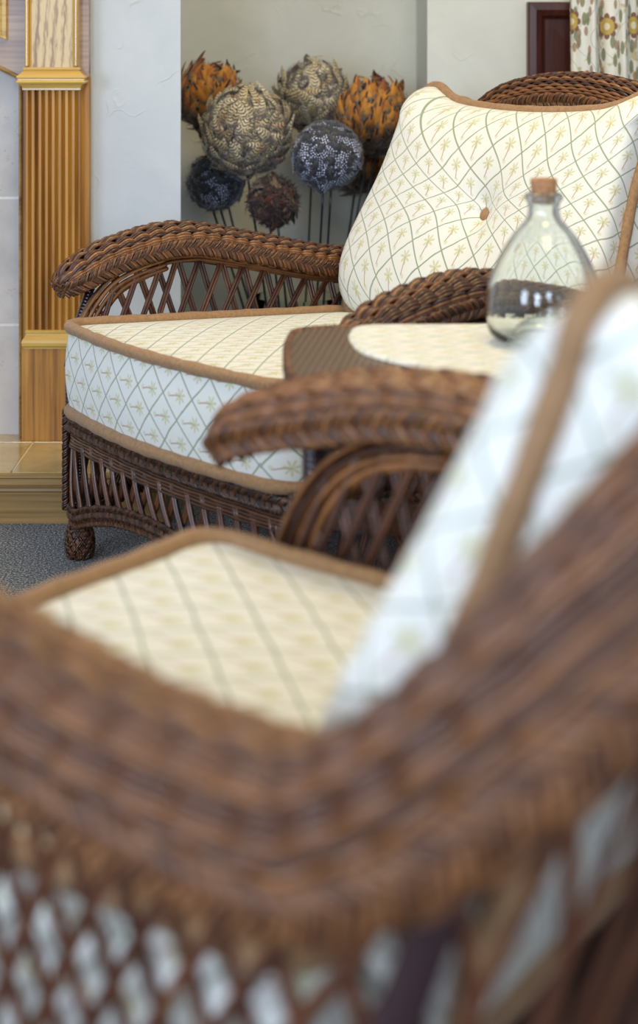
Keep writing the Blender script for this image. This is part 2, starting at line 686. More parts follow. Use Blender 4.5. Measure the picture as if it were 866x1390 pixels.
# ------------------------------------------------------------------ wicker armchair (local: x across, y backwards, z up)
def wicker_chair(root, cw, cdp, z0, thick, drop, half, pitch=.05, lean=.06, stick_r=.0036, base_back=.16, roll_r=.0036, amp=.0056, period=.036, pair=.0040, post_y=-.06, bundle=.034):
    cxm = cw / 2
    half = np.array(half, float)        # x y z a b Sx Sy
    other = half[:-1][::-1].copy()
    other[:, 0] = 2 * cxm - other[:, 0]
    other[:, 5] *= -1
    cp = np.vstack([half, other])
    q, L = spline(cp, step=.0065)
    path, a, b = q[:, :3], q[:, 3], q[:, 4]
    out = np.column_stack([q[:, 5], q[:, 6], np.zeros(len(q))])
    T, Sv, U = frames(path, out)
    ends = np.minimum(L, L[-1] - L)
    k = np.clip(ends / .05, 0, 1)
    k = np.sqrt(1 - (1 - k) ** 2) * .9 + .1
    a_, b_ = a * k, b * k
    mb, core = MB(), MB()
    weave_roll(mb, core, path, Sv, U, a_, b_, L, r=roll_r, amp=amp, period=period, fine=np.clip((path[:, 1] - cdp - .22) / .05, 0, 1))
    mb.build('woven_rim', W_CANE, root)
    core.build('rim_core', W_DARK, root)
    # braid along the inner edge of the rim, and one on the outer edge
    for nm, th in (('inner_braid', math.radians(190)), ('outer_braid', math.radians(-18))):
        m = MB()
        rad = Sv * ((a_ + .0055) * math.cos(th))[:, None] + U * ((b_ + .0055) * math.sin(th))[:, None]
        nor = rad / np.linalg.norm(rad, axis=1)[:, None]
        lat = np.cross(T, nor)
        braid(m, path + rad, lat, nor, w=.0180, h=.0042, L=.062, r=.0026, canes=4)
        m.build(nm, W_CANE, root)
    # outline of the base
    bx0, bx1, by0, by1 = -.012, cw + .012, .006, cdp + base_back
    zr = z0 - thick - .014          # top rail
    tl = lambda y: -drop * np.clip(y / cdp, 0, 1)
    outl, u = roundrect(bx0, by0, bx1, by1, .045, .03, 420)
    gx = np.gradient(np.vstack([outl[-1], outl, outl[0]]), axis=0)[1:-1]
    nr = np.column_stack([gx[:, 1], -gx[:, 0], np.zeros(len(outl))])
    nr /= np.linalg.norm(nr, axis=1)[:, None]
    Z = np.array([0, 0, 1.0])
    railz = zr + tl(outl[:, 1])
    rp = np.column_stack([outl, railz - .014])
    m = MB()
    zz = np.tile(Z, (len(rp), 1))
    braid(m, rp + nr * .006, zz, nr, w=.0145, h=.005, L=.056, r=.0029, canes=4, closed=True)
    for i in range(5):
        ww = .0015 * np.sin(u * 60 + i)
        m.tube(rp + Z * (-.020 - i * .0062) + nr * (.001 + ww)[:, None], .0033, 5, closed=True)
    for i in range(3):
        m.tube(rp + Z * (.018) + nr * (-.006 - i * .006), .0035, 5, closed=True)
    m.build('seat_rail', W_BASE, root)
    # seat deck
    m = MB()
    G = []
    for f in (1.0, .5, 0.0):
        c = np.array([cxm, (by0 + by1) / 2])
        g = c + (outl - c) * f * .985
        G.append(np.column_stack([g, zr + tl(g[:, 1]) - .004]))
    m.grid(np.array(G), wrap_v=True)
    m.build('seat_deck', W_DARK, root)
    # lower rail with an arch on each side
    ang = np.zeros(len(outl))
    for i, (x, y) in enumerate(outl):
        sx = np.clip((x - bx0) / (bx1 - bx0), 0, 1)
        sy = np.clip((y - by0) / (by1 - by0), 0, 1)
        e = math.sin(PI * sx) if (min(sy, 1 - sy) < min(sx, 1 - sx)) else math.sin(PI * sy)
        ang[i] = max(0, e) ** 1.0
    zl = .098 + .062 * np.clip((ang - .28) / .72, 0, 1) ** .9
    lp = np.column_stack([outl, zl])
    m = MB()
    braid(m, lp + nr * .004, zz, nr, w=.012, h=.0045, L=.052, r=.0026, canes=4, closed=True)
    braid(m, lp + nr * .0 - Z * .018, zz, nr, w=.009, h=.004, L=.045, r=.0024, canes=3, closed=True)
    m.tube(lp - Z * .008 - nr * .006, .010, 6, closed=True)
    m.build('lower_rail', W_BASE, root)
    # apron sticks
    m = MB()
    per = u[-1]
    npr = int(per / .046)

    def at(arr, s):
        s = s % per
        return np.array([np.interp(s, u, arr[:, j]) for j in range(arr.shape[1])])
    for i in range(npr):
        for sg in (1, -1):
            s0 = per * i / npr
            ptop = at(rp, s0)
            for dd in (-.0036, .0036):
                pts = []
                for t in np.linspace(0, 1, 9):
                    s_ = s0 + sg * .042 * t ** 1.6 + dd
                    top, low = at(rp, s_), at(lp, s_)
                    p = top * (1 - t) + low * t
                    p[2] -= .026 * (1 - t)
                    n_ = at(nr, s_)
                    pts.append(p + n_ * (.0035 * sg - .003))
                m.tube(pts, stick_r * 1.05, 6)
    m.build('apron_lattice', W_STICK, root)
    # legs and corner posts
    for x, y in ((bx0 + .026, by0 + .02), (bx1 - .026, by0 + .02), (bx0 + .03, by1 - .03), (bx1 - .03, by1 - .03)):
        m = MB()
        prof = [(.0, .0), (.019, .001), (.026, .012), (.0285, .028), (.027, .045), (.0225, .065), (.019, .08), (.018, .098)]
        sp, _ = spline([(p[0], p[1], 0) for p in prof], n=60)
        m.lathe([(max(.0005, r_ - .002), z_) for r_, z_ in sp[::4, :2]], (x, y, 0), 20)
        for sg in (1, -1):
            for k_ in range(9):
                for c_ in (-.08, .08):
                    tt = np.linspace(.02, 1, 46)
                    rr = np.interp(tt * sp[-1, 1], sp[:, 1], sp[:, 0]) + .0012 * np.cos(np.arange(46) * 1.6 + (sg > 0) * PI)
                    a0 = 2 * PI * k_ / 9 + sg * tt * 2.6 + c_
                    m.tube(np.column_stack([x + rr * np.cos(a0), y + rr * np.sin(a0), tt * sp[-1, 1]]), .0021, 5)
        m.build('leg', W_BASE, root)
        m = MB()
        wrapped_post(m, (x, y, .09), (x, y, zr - drop * min(1, max(0, y / cdp))), .013)
        m.build('post', W_WRAP, root)
    for x, y, sx in ((bx0, by0 + .004, -1), (bx1, by0 + .004, 1)):
        m = MB()
        pts = np.array([(x, y, z_) for z_ in np.linspace(.095, zr + .008, 60)])
        nn = np.tile(np.array([sx, -1.0, 0]) / math.sqrt(2), (60, 1))
        ll = np.tile(np.array([1.0, sx, 0]) / math.sqrt(2), (60, 1))
        braid(m, pts, ll, nn, w=.011, h=.005, L=.05, r=.0031, canes=3)
        m.build('corner_braid', W_BASE, root)
    # side and back lattice between rim and seat rail
    def bottom(p):
        x = cxm + (p[0] - cxm) * ((cw / 2 + .03) / (cw / 2 + .09))
        y = .03 + (p[1] - .03) * .86
        return np.array([x, min(y, by1), zr + float(tl(y))])
    n = len(path)
    under = path - U * (b_ * .62)[:, None] + Sv * 0
    y_front = half[0][1]

    def topz(i):
        p = under[i]
        if p[1] < .26 and (L[i] < .5 or L[-1] - L[i] < .5):
            e = max(0.0, 1 - ((.26 - p[1]) / .228) ** 4)
            return np.array([p[0] * .55 + bottom(p)[0] * .45, p[1], min(p[2], zr + (p[2] - zr) * math.sqrt(e) * .98)])
        return p
    idx = [i for i in range(n) if path[i][1] > .035]
    Lk = L[idx]
    tops = np.array([topz(i) for i in idx])
    bots = np.array([bottom(path[i]) for i in idx])
    m = MB()
    cnt = int((Lk[-1] - Lk[0]) / pitch)
    for i in range(cnt + 1):
        for sg in (1, -1):
            s0 = Lk[0] + (Lk[-1] - Lk[0]) * i / cnt
            side = 1.0
            if cdp + .16 < np.interp(s0, L, path[:, 1]) and i % 2:
                continue
            for dd in (-pair, pair):
                pts = []
                for t in np.linspace(0, 1, 14):
                    s_ = np.clip(s0 + dd + sg * lean * 1.5 * (t ** 1.15) * (1 - .12 * t), Lk[0], Lk[-1])
                    tp = np.array([np.interp(s_, Lk, tops[:, j]) for j in range(3)])
                    bt = np.array([np.interp(s_, Lk, bots[:, j]) for j in range(3)])
                    p = tp * (1 - t) + bt * t
                    c = np.array([cxm, .35, p[2]])
                    o_ = (p - c) / (np.linalg.norm(p - c) + 1e-9)
                    pts.append(p + o_ * .0042 * sg)
                m.tube(pts, stick_r, 6)
    m.build('side_lattice', W_STICK, root)
    # bundle of canes that bounds the lattice: rises from the front corner, then runs under the rim
    m = MB()
    for grp in (range(0, len(idx) // 2), range(len(idx) // 2, len(idx))):
        g = list(grp)
        tp = tops[g]
        if len(tp) < 10:
            continue
        c = np.array([cxm, .35, 0])
        o_ = tp - c
        o_[:, 2] = 0
        o_ /= np.linalg.norm(o_, axis=1)[:, None]
        front_w = np.clip((.33 - tp[:, 1]) / .3, 0, 1)
        tg = np.gradient(tp, axis=0)
        tg[:, 0] = 0
        tg /= np.linalg.norm(tg, axis=1)[:, None] + 1e-9
        if tp[len(tp) // 2, 1] < tp[0, 1]:
            tg = -tg
        fl = np.where(tg[:, 1] < 0, -1.0, 1.0)
        inn = np.column_stack([np.zeros(len(tp)), tg[:, 2] * fl, -tg[:, 1] * fl])
        down = np.tile(-Z, (len(tp), 1))
        fw = np.clip((.34 - tp[:, 1]) / .12, 0, 1)[:, None]
        inn = inn * fw + down * (1 - fw)
        inn /= np.linalg.norm(inn, axis=1)[:, None]
        thick_ = bundle * np.clip((.36 - tp[:, 1]) / .3, 0, 1) ** .8 + .020
        for kk in range(16):
            wob = .0016 * np.sin(np.arange(len(tp)) * .11 + kk * 1.3)
            pts = tp + inn * (thick_ * (kk / 15 - .15) + wob)[:, None] + o_ * (-.008 + .0045 * (kk % 4))
            m.tube(pts, .0040, 6)
    m.build('arm_frame', W_CANE, root)
    # wrapped uprights: front arm posts and rear posts
    zf = lambda y, z_: z_
    i0 = int(np.argmin(np.abs(path[:n // 3, 1] - .12)))
    for sx in (0, 1):
        m = MB()
        p1 = under[i0].copy()
        p0 = np.array([-.03, by0 + .03, .12])
        if sx:
            p0[0], p1[0] = 2 * cxm - p0[0], 2 * cxm - p1[0]
        p1[0] += .02 * (-1 if not sx else 1)
        c1 = (p0 * .45 + p1 * .55) + np.array([0, -.035, .02])
        pts, _ = spline([p0, c1, p1], n=260)
        m.tube(pts, .0085 + .0013 * np.abs(np.sin(np.arange(260) * .75)), 10)
        m.build('arm_post', W_WRAP, root)
    hy = half[:, 1].max()
    j0 = int(np.argmin(np.abs(path[:n // 2, 1] - (cdp + .17))))
    for sx in (0, 1):
        m = MB()
        p1 = path[j0] - U[j0] * b_[j0] * .3 + Sv[j0] * .02
        p0 = np.array([bx0 + .01, by1 + post_y, .1])
        if sx:
            p0[0], p1[0] = 2 * cxm - p0[0], 2 * cxm - p1[0]
        wrapped_post(m, p0, p1, .0135, .007)
        m.build('back_post', W_WRAP, root)


# ------------------------------------------------------------------ setting
def build_room():
    # carpet
    M = Mat('carpet', .95, .1, sheen=.3)
    v = M.coords('Object')
    n1 = M.noise(v, 225, 1, .7)
    n2 = M.noise(v, 2.2, 2)
    c = M.ramp(n1, [(.40, (.004, .005, .008)), (.5, (.035, .040, .045)), (.62, (.42, .43, .43))])
    M.color(M.mix(n2 * .1, c, (.05, .055, .06))).bump(n1, .9, .006)
    m = MB()
    m.grid([[(-4, -3.2, 0), (4.5, -3.2, 0)], [(-4, 5.2, 0), (4.5, 5.2, 0)]])
    structure(m.build('floor', M.m, smooth=False))

    def plaster(nm, c1, c2):
        M = Mat(nm, .55, .35)
        v = M.coords('Object')
        a = M.noise(v, 5, 6, .6, .6)
        b_ = M.noise(v, 2.4, 3, .5, 2.5)
        f = M.node('ShaderNodeTexVoronoi')
        f.feature = 'DISTANCE_TO_EDGE'
        f.inputs['Scale'].default_value = 5
        mx = M.node('ShaderNodeMixRGB')
        mx.inputs[0].default_value = .25
        M.link(v, mx.inputs[1])
        nn = M.node('ShaderNodeTexNoise')
        nn.inputs['Scale'].default_value = 6
        M.link(v, nn.inputs['Vector'])
        M.link(nn.outputs[1], mx.inputs[2])
        M.link(mx.outputs[0], f.inputs['Vector'])
        scr = E(M.nt, f.outputs[0]).smooth(.014, 0) * b_.smooth(.5, .62)
        M.color(M.ramp(a, [(.3, c1), (.7, c2)]))
        M.bump(a * .6 + scr * .35, .35, .012)
        return M.m
    pl = plaster('plaster_pale', (.50, .545, .58), (.57, .61, .64))  # slight blue of the window light is put into this plaster colour
    pr = plaster('plaster_alcove', (.58, .585, .52), (.66, .665, .60))
    # chimney breast with a side that runs back to the left
    m = MB()
    m.prism([(-3.0, 3.960), (-.3235, 3.960), (-.3235, 3.975), (-.52, 4.85), (-3.0, 4.85)], 0, 2.7)
    structure(m.build('wall_left', pl, smooth=False))
    XR = (580 - 433) / F * 4.3
    m = MB()
    m.box((-1.2, 4.79, 0), (XR + .03, 4.9, 2.7))
    structure(m.build('wall_alcove', pr, smooth=False))
    m = MB()
    m.box((XR, 4.3, 0), (3.2, 4.9, 2.7))
    structure(m.build('wall_back', pr, smooth=False))

    # window casing of dark red wood
    M = Mat('cherry_wood', .38, .4, .08)
    g = M.noise(M.coords('Object', (40, 40, 3)), 2, 4)
    M.color(M.ramp(g, [(.3, (.032, .006, .004)), (.7, (.075, .018, .009))])).bump(g, .1, .001)
    cherry = M.m
    D = 4.29
    x0 = (715 - 433) / F * D
    zt = CH + 57 / F * D
    root = bpy.data.objects.new('window_1', None)
    COL.objects.link(root)
    root['kind'] = 'structure'
    m = MB()
    # moulded stiles and top rail, mitred: profile (distance inwards, protrusion)
    prof = [(0, 0), (0, .024), (.004, .030), (.020, .032), (.034, .026), (.040, .018), (.044, .016), (.130, .006), (.150, .004), (.150, 0)]
    prof = [(a_, b_ + .012) for a_, b_ in prof]
    prof[0] = (0, -.01)
    prof[-1] = (.150, -.01)
    x1 = x0 + 1.1
    zb = .28
    rings = []
    for cx_, cz, dx, dz in ((x0, zb, 1, 1), (x0, zt, 1, -1), (x1, zt, -1, -1), (x1, zb, -1, 1)):
        rings.append([(cx_ + dx * a_, 4.3 - b_, cz + dz * a_) for a_, b_ in prof])
    m.grid(np.array(rings), wrap_u=True)
    m.build('window_frame', cherry, root, smooth=False)
    M = Mat('window_pane_glass', .05)
    M.b.inputs['Transmission Weight'].default_value = 1
    M.color((.9, .95, 1))
    m = MB()
    m.box((x0 + .14, 4.285, zb + .14), (x1 - .14, 4.292, zt - .14))
    m.build('pane', M.m, root, smooth=False)


def wood(nm, c_dark, c_mid, c_light, axis='z', scale=1.0, rough=.38, coat=.3, cath=False):
    M = Mat(nm, rough, .5, coat, .2)
    sc = {'z': (34, 34, 1.6), 'x': (1.6, 34, 34)}[axis]
    sc = tuple(k * scale for k in sc)
    v = M.coords('Object', sc)
    n = M.noise(v, 1.0, 5, .62, .3)
    wv = M.node('ShaderNodeTexWave')
    wv.wave_type = 'RINGS' if cath else 'BANDS'
    if cath:
        wv.rings_direction = 'SPHERICAL'
        M.link(M.coords('Object', (13, 13, 2.6)), wv.inputs[0])
        wv.inputs['Scale'].default_value = 7.5
    else:
        wv.bands_direction = 'X' if axis == 'z' else 'Z'
        M.link(M.coords('Object', (1, 1, .08) if axis == 'z' else (.08, 1, 1)), wv.inputs[0])
        wv.inputs['Scale'].default_value = 26
    wv.inputs['Distortion'].default_value = 3.5
    wv.inputs['Detail'].default_value = 3
    wv.inputs['Detail Scale'].default_value = 1.5
    f = n * (.68 if cath else .94) + E(M.nt, wv.outputs[1]) * (.32 if cath else .06)
    M.color(M.ramp(f, [(.34, c_dark), (.46, c_mid), (.62, c_light)]))
    M.bump(f, .15, .001)
    return M.m


OAK = wood('golden_oak', (.20, .075, .008), (.38, .165, .018), (.52, .26, .04), coat=.08, rough=.5)
OAK_GOLD = wood('gold_oak', (.36, .20, .035), (.54, .32, .06), (.66, .44, .11), rough=.25, coat=.6)
OAK_PALE = wood('pale_oak', (.26, .15, .055), (.50, .35, .15), (.60, .45, .22), cath=True, coat=.1)
OAK_MOULD = wood('oak_moulding', (.36, .20, .035), (.56, .34, .07), (.66, .44, .11), 'x', rough=.25, coat=.6)
OAK_CROSS = wood('cool_tinted_oak', (.10, .06, .06), (.27, .185, .15), (.40, .29, .21), 'x', .55, coat=.1)  # cross-grain oak, purplish tint of the cool reflection painted into its colours
OAK_BASE = wood('hearth_oak', (.12, .06, .015), (.27, .155, .045), (.38, .235, .08), 'x', .5, coat=.15)


def build_fireplace():
    D = 3.92
    s = F / D
    X = lambda px: (px - 433) / s
    Zz = lambda py: CH - (py - HZ) / s
    hz = .111
    root = empty('fireplace_surround', (-.7, 3.9, hz), 'golden oak fireplace surround with a fluted pilaster, standing on the tiled hearth', 'fireplace')
    rl = Vector((.7, -3.9, -hz))

    def part(mb, nm, mat, smooth=False):
        o = mb.build(nm, mat, root, smooth)
        o.location = rl
        return o
    # backboard: runs up behind the pilaster
    m = MB()
    m.box((X(27.5), 3.925, hz), (X(120.5), 3.958, Zz(104)))
    part(m, 'backboard', OAK)
    # frieze board with the slanted lower edge, and the strip right of the upper block
    m = MB()
    poly = [(-1.6, Zz(-180)), (X(120.5), Zz(-180)), (X(120.5), Zz(104)), (X(28), Zz(104)), (X(0), Zz(90)), (-1.0, Zz(26)), (-1.6, Zz(26))]
    n = len(poly)
    V = [(x, 3.918, z) for x, z in poly] + [(x, 3.95, z) for x, z in poly]
    Fc = [tuple(range(n)), tuple(range(2 * n - 1, n - 1, -1))] + [(k, n + k, n + (k + 1) % n, (k + 1) % n) for k in range(n)]
    m.add(V, Fc)
    part(m, 'frieze_board', OAK_CROSS)
    # raised panel at the frame's left edge
    m = MB()
    xa, za = X(11), Zz(55)
    R = []
    for k, yo in ((0, 3.917), (.003, 3.908), (.012, 3.910), (.022, 3.916)):
        R.append([(xa - k, yo, za + k * 1.0), (xa - k, yo, 1.55 - k), (-1.5 + k, yo, 1.55 - k), (-1.5 + k, yo, za + .38 + k)])
    m.grid(np.array(R), wrap_v=True)
    m.add([(p[0], 3.916, p[2]) for p in R[-1]], [(0, 1, 2, 3)])
    part(m, 'raised_panel', OAK_MOULD)
    # edge bead around the tile opening
    m = MB()
    m.box((X(26), 3.912, hz), (X(30), 3.935, Zz(107)), .003)
    q = np.array([(X(28), 3.915, Zz(106)), (X(0), 3.915, Zz(92)), (-1.0, 3.915, Zz(28))])
    m.tube(np.vstack([q[0], q[1], q[2]]), .0055, 8)
    part(m, 'opening_bead', OAK_BASE)
    # fluted shaft
    m = MB()
    xa, xb = X(39), X(111)
    nfl = 8
    prof = []
    for k in range(nfl):
        a0 = xa + (xb - xa) * k / nfl
        wd = (xb - xa) / nfl
        prof.append((a0, 3.884))
        prof.append((a0 + wd * .25, 3.884))
        for t in np.linspace(0, 1, 7):
            prof.append((a0 + wd * (.25 + .6 * t), 3.886 + .0085 * math.sin(PI * t)))
        prof.append((a0 + wd * .85, 3.884))
    prof.append((xb, 3.884))
    prof += [(xb, 3.926), (xa, 3.926)]
    m.profile_z(prof, Zz(446), Zz(121))
    part(m, 'fluted_shaft', OAK)
    # plinth block
    m = MB()
    m.box((X(33), 3.880, hz), (X(117), 3.926, Zz(466)), .002)
    part(m, 'plinth', OAK)

    def moulding(nm, prof, x0, x1, mat):
        """profile rows (protrusion, z) from top to bottom with mitred returns"""
        m = MB()
        R = []
        for p, z in prof:
            R.append([(x0 - p, 3.93, z), (x0 - p, 3.884 - p, z), (x1 + p, 3.884 - p, z), (x1 + p, 3.93, z)])
        m.grid(np.array(R))
        m.add(R[0], [(0, 1, 2, 3)])
        m.add(R[-1], [(3, 2, 1, 0)])
        part(m, nm, mat)
    z = Zz
    moulding('capital_moulding', [(.0, z(91)), (.004, z(91)), (.005, z(94)), (.003, z(95)), (.006, z(97)), (.011, z(100)), (.017, z(102.5)), (.018, z(105)), (.015, z(106.5)), (.015, z(108)), (.017, z(109)), (.018, z(111)), (.016, z(113)), (.011, z(114)), (.008, z(116)), (.006, z(119)), (.006, z(121.5)), (0, z(122))], X(38), X(109), OAK_MOULD)
    moulding('base_moulding', [(0, z(444.5)), (.003, z(445)), (.003, z(448)), (.0015, z(449)), (.004, z(453)), (.009, z(457)), (.011, z(461)), (.010, z(465)), (.006, z(467.5)), (.006, z(469)), (0, z(469.5))], X(40), X(112), OAK_MOULD)
    # upper block with sunk panel and beads
    m = MB()
    m.box((X(38.5), 3.888, z(91)), (X(108.5), 3.926, 1.6))
    part(m, 'upper_block', OAK_PALE)
    for xx in (X(40.5), X(106.5)):
        m = MB()
        m.box((xx - .0045, 3.876, z(90.5)), (xx + .0045, 3.892, 1.6), .003)
        m.tube([(xx + (.0065 if xx < X(70) else -.0065), 3.888, z(90.5)), (xx + (.0065 if xx < X(70) else -.0065), 3.888, 1.6)], .003, 8)
        part(m, 'edge_bead', OAK_GOLD)
    # stone tiles of the opening
    M = Mat('travertine', .5, .4)
    v = M.coords('Object')
    a = M.noise(v, 7, 6, .6)
    b_ = M.noise(v, 55, 5, .7)
    spots = M.noise(v, 26, 4, .8).smooth(.60, .72) * M.noise(v, 2.6, 1).smooth(.45, .62)
    c = M.ramp(a, [(.3, (.42, .39, .37)), (.7, (.58, .55, .52))])
    c = M.mix(spots * .8, c, (.34, .19, .11))
    c = M.mix(b_.smooth(.66, .72) * .5, c, (.16, .14, .12))
    M.color(c).bump(b_, .25, .002)
    tv = M.m
    D2 = 3.958
    s2 = F / D2
    zz = lambda py: CH - (py - HZ) / s2
    m = MB()
    m.box((-1.3, D2 - .0092, hz), (X(27.5), D2 - .0032, 1.2))
    part(m, 'grout', plain('grout', (.74, .72, .68), .8))
    g = .003
    for za, zb in ((hz + .001, zz(440) - g), (zz(440) + g, zz(268) - g), (zz(268) + g, 1.2)):
        for xa, xb in ((-1.3, -.93), (-.927, X(27.5) + .004)):
            m = MB()
            m.box((xa, D2 - .010, za), (xb, D2 - .003, zb), 0)
            part(m, 'stone_tile', tv)

    # hearth
    M = Mat('hearth_tile', .16, .5, .3, .1)
    v = M.coords('Object')
    a = M.noise(v, 9, 6, .65, .8)
    M.color(M.ramp(a, [(.3, (.40, .25, .07)), (.55, (.58, .42, .15)), (.75, (.66, .52, .24))]))
    ht = M.m
    hr = empty('hearth', (-1.0, 3.77, 0), 'raised hearth of glossy yellow stone tiles with an oak front moulding on the carpet', 'hearth')
    ho = Vector((1.0, -3.77, 0))

    def hp(mb, nm, mat):
        o = mb.build(nm, mat, hr, False)
        o.location = ho
    yf = 3.593
    xr = -.325
    m = MB()
    m.box((-1.9, yf + .02, .02), (xr - .002, 3.955, .1098))
    hp(m, 'hearth_core', plain('grout_yellow', (.74, .64, .44), .6))
    for (xa, xb) in ((-1.9, -1.36), (-1.357, -1.04), (-1.037, -.655), (-.652, xr - .002)):
        for (ya, yb) in ((yf + .004, 3.868), (3.871, 3.958)):
            m = MB()
            m.box((xa, ya, .103), (xb, yb, .111), .0012)
            hp(m, 'hearth_tile', ht)
    m = MB()
    pr = [(yf + .02, .110), (yf + .004, .110), (yf - .004, .107), (yf - .004, .101), (yf + .003, .097), (yf + .003, .092), (yf - .001, .086), (yf + .002, .079), (yf + .010, .075), (yf + .008, .070), (yf + .012, .066), (yf + .03, .066)]
    m.profile_x(pr, -1.9, xr + .004)
    hp(m, 'nosing_moulding', OAK_BASE)
    m = MB()
    m.box((-1.9, yf + .012, 0), (xr, yf + .03, .068))
    hp(m, 'front_board', OAK_BASE)
    m = MB()
    m.box((xr - .004, yf + .03, 0), (xr, 3.952, .104))
    hp(m, 'end_board', OAK_BASE)


# ------------------------------------------------------------------ curtain
def build_curtain():
    M = Mat('floral_fabric', .8, .2, sheen=.2)
    u, v, uvv = M.uv()
    n = M.noise(uvv, 14, 2)
    du = (n - .5) * .02
    base = (.72, .70, .60)

    def flowers(scale, seed, petals, rad):
        vo = M.node('ShaderNodeTexVoronoi')
        vo.voronoi_dimensions = '2D'
        vo.inputs['Scale'].default_value = scale
        vo.inputs['Randomness'].default_value = .55
        mp = M.node('ShaderNodeMapping')
        mp.inputs['Location'].default_value = (seed, seed * .7, 0)
        M.link(uvv, mp.inputs[0])
        M.link(mp.outputs[0], vo.inputs['Vector'])
        sub = M.node('ShaderNodeVectorMath')
        sub.operation = 'SUBTRACT'
        M.link(mp.outputs[0], sub.inputs[0])
        M.link(vo.outputs['Position'], sub.inputs[1])
        sp = M.node('ShaderNodeSeparateXYZ')
        M.link(sub.outputs[0], sp.inputs[0])
        x, y = E(M.nt, sp.outputs[0]), E(M.nt, sp.outputs[1])
        r = (x * x + y * y).sqrt()
        th = y.atan2(x)
        lim = (th * petals).cos().abs().pow(.5) * rad * .45 + rad * .6
        return r, lim, th, x, y
    c = M.mix(n, base, (.78, .77, .70))
    wash = M.noise(uvv, 17, 3, .5, .8)
    c = M.mix(wash.smooth(.54, .62) * .75, c, (.44, .36, .12))
    # vines
    vine = ((u * 55 + (v * 38).sin() * 2.0).sin().abs()).smooth(.09, .03)
    c = M.mix(vine * .6, c, (.20, .20, .12))
    # leaves: stretched cells
    vo = M.node('ShaderNodeTexVoronoi')
    vo.voronoi_dimensions = '2D'
    vo.inputs['Scale'].default_value = 36
    mp = M.node('ShaderNodeMapping')
    mp.inputs['Rotation'].default_value = (0, 0, .7)
    mp.inputs['Scale'].default_value = (1.0, .42, 1)
    M.link(uvv, mp.inputs[0])
    M.link(mp.outputs[0], vo.inputs['Vector'])
    leaf = E(M.nt, vo.outputs[0]).smooth(.27, .23)
    c = M.mix(leaf * .85, c, (.17, .19, .09))
    vo = M.node('ShaderNodeTexVoronoi')
    vo.voronoi_dimensions = '2D'
    vo.inputs['Scale'].default_value = 30
    mp = M.node('ShaderNodeMapping')
    mp.inputs['Rotation'].default_value = (0, 0, -.8)
    mp.inputs['Location'].default_value = (.3, .2, 0)
    mp.inputs['Scale'].default_value = (1.0, .5, 1)
    M.link(uvv, mp.inputs[0])
    M.link(mp.outputs[0], vo.inputs['Vector'])
    leaf = E(M.nt, vo.outputs[0]).smooth(.2, .16)
    c = M.mix(leaf * .8, c, (.30, .17, .09))
    r, lim, th, x, y = flowers(8.0, 3.37, 4, .031)
    outer = (lim - r).smooth(-.001, .001)
    c = M.mix(outer, c, (.23, .12, .08))
    inner = (r * -1.0 + .021).smooth(-.001, .001)
    c = M.mix(inner, c, (.52, .37, .10))
    core = (r * -1.0 + .009).smooth(-.001, .001)
    c = M.mix(core, c, (.72, .66, .46))
    M.color(c)
    cm = M.m
    root = empty('curtain', (.95, 4.2, .03), 'cream curtain with olive and brown flowers hanging over the dark window frame', 'curtain')
    m = MB()
    D = 4.18
    xl = (768 - 433) / F * D
    nx, nzr = 150, 40
    V, UV = [], []
    for j in range(nzr):
        t = j / (nzr - 1)
        z = .03 + (1.75 - .03) * t
        row, ur = [], []
        cu = 0
        px = None
        for i in range(nx):
            a = i / (nx - 1)
            x = xl + .012 * math.sin(t * 3) - .03 * (1.12 - min(z, 1.12)) * -.3 + a * .46
            y = D + .022 * math.sin(a * 38 + .6 * math.sin(a * 9) + .3 * t) + .008 * math.sin(a * 83 + t)
            if px is not None:
                cu += math.hypot(x - px[0], y - px[1])
            px = (x, y)
            row.append((x, y, z))
            ur.append((cu, z))
        V.append(row)
        UV.append(ur)
    V = np.array(V)
    m.grid(V, np.array(UV))
    V2 = V.copy()
    V2[:, :, 1] += .002
    m.grid(V2[:, ::-1], np.array(UV)[:, ::-1])
    o = m.build('curtain_cloth', cm, root)
    o.location = Vector((-.95, -4.2, -.03))
    m = MB()
    m.tube([(-.4 + 1.0, 4.18, 1.76), (2.2, 4.18, 1.76)], .012, 12)
    for xx in (.66, 2.1):
        m.tube([(xx, 4.18, 1.76), (xx, 4.302, 1.76)], .008, 8)
    o = tag(m.build('curtain_rod', plain('rod_metal', (.08, .05, .03), .35)), 'dark curtain rod fixed to the wall above the window frame', 'curtain rod')


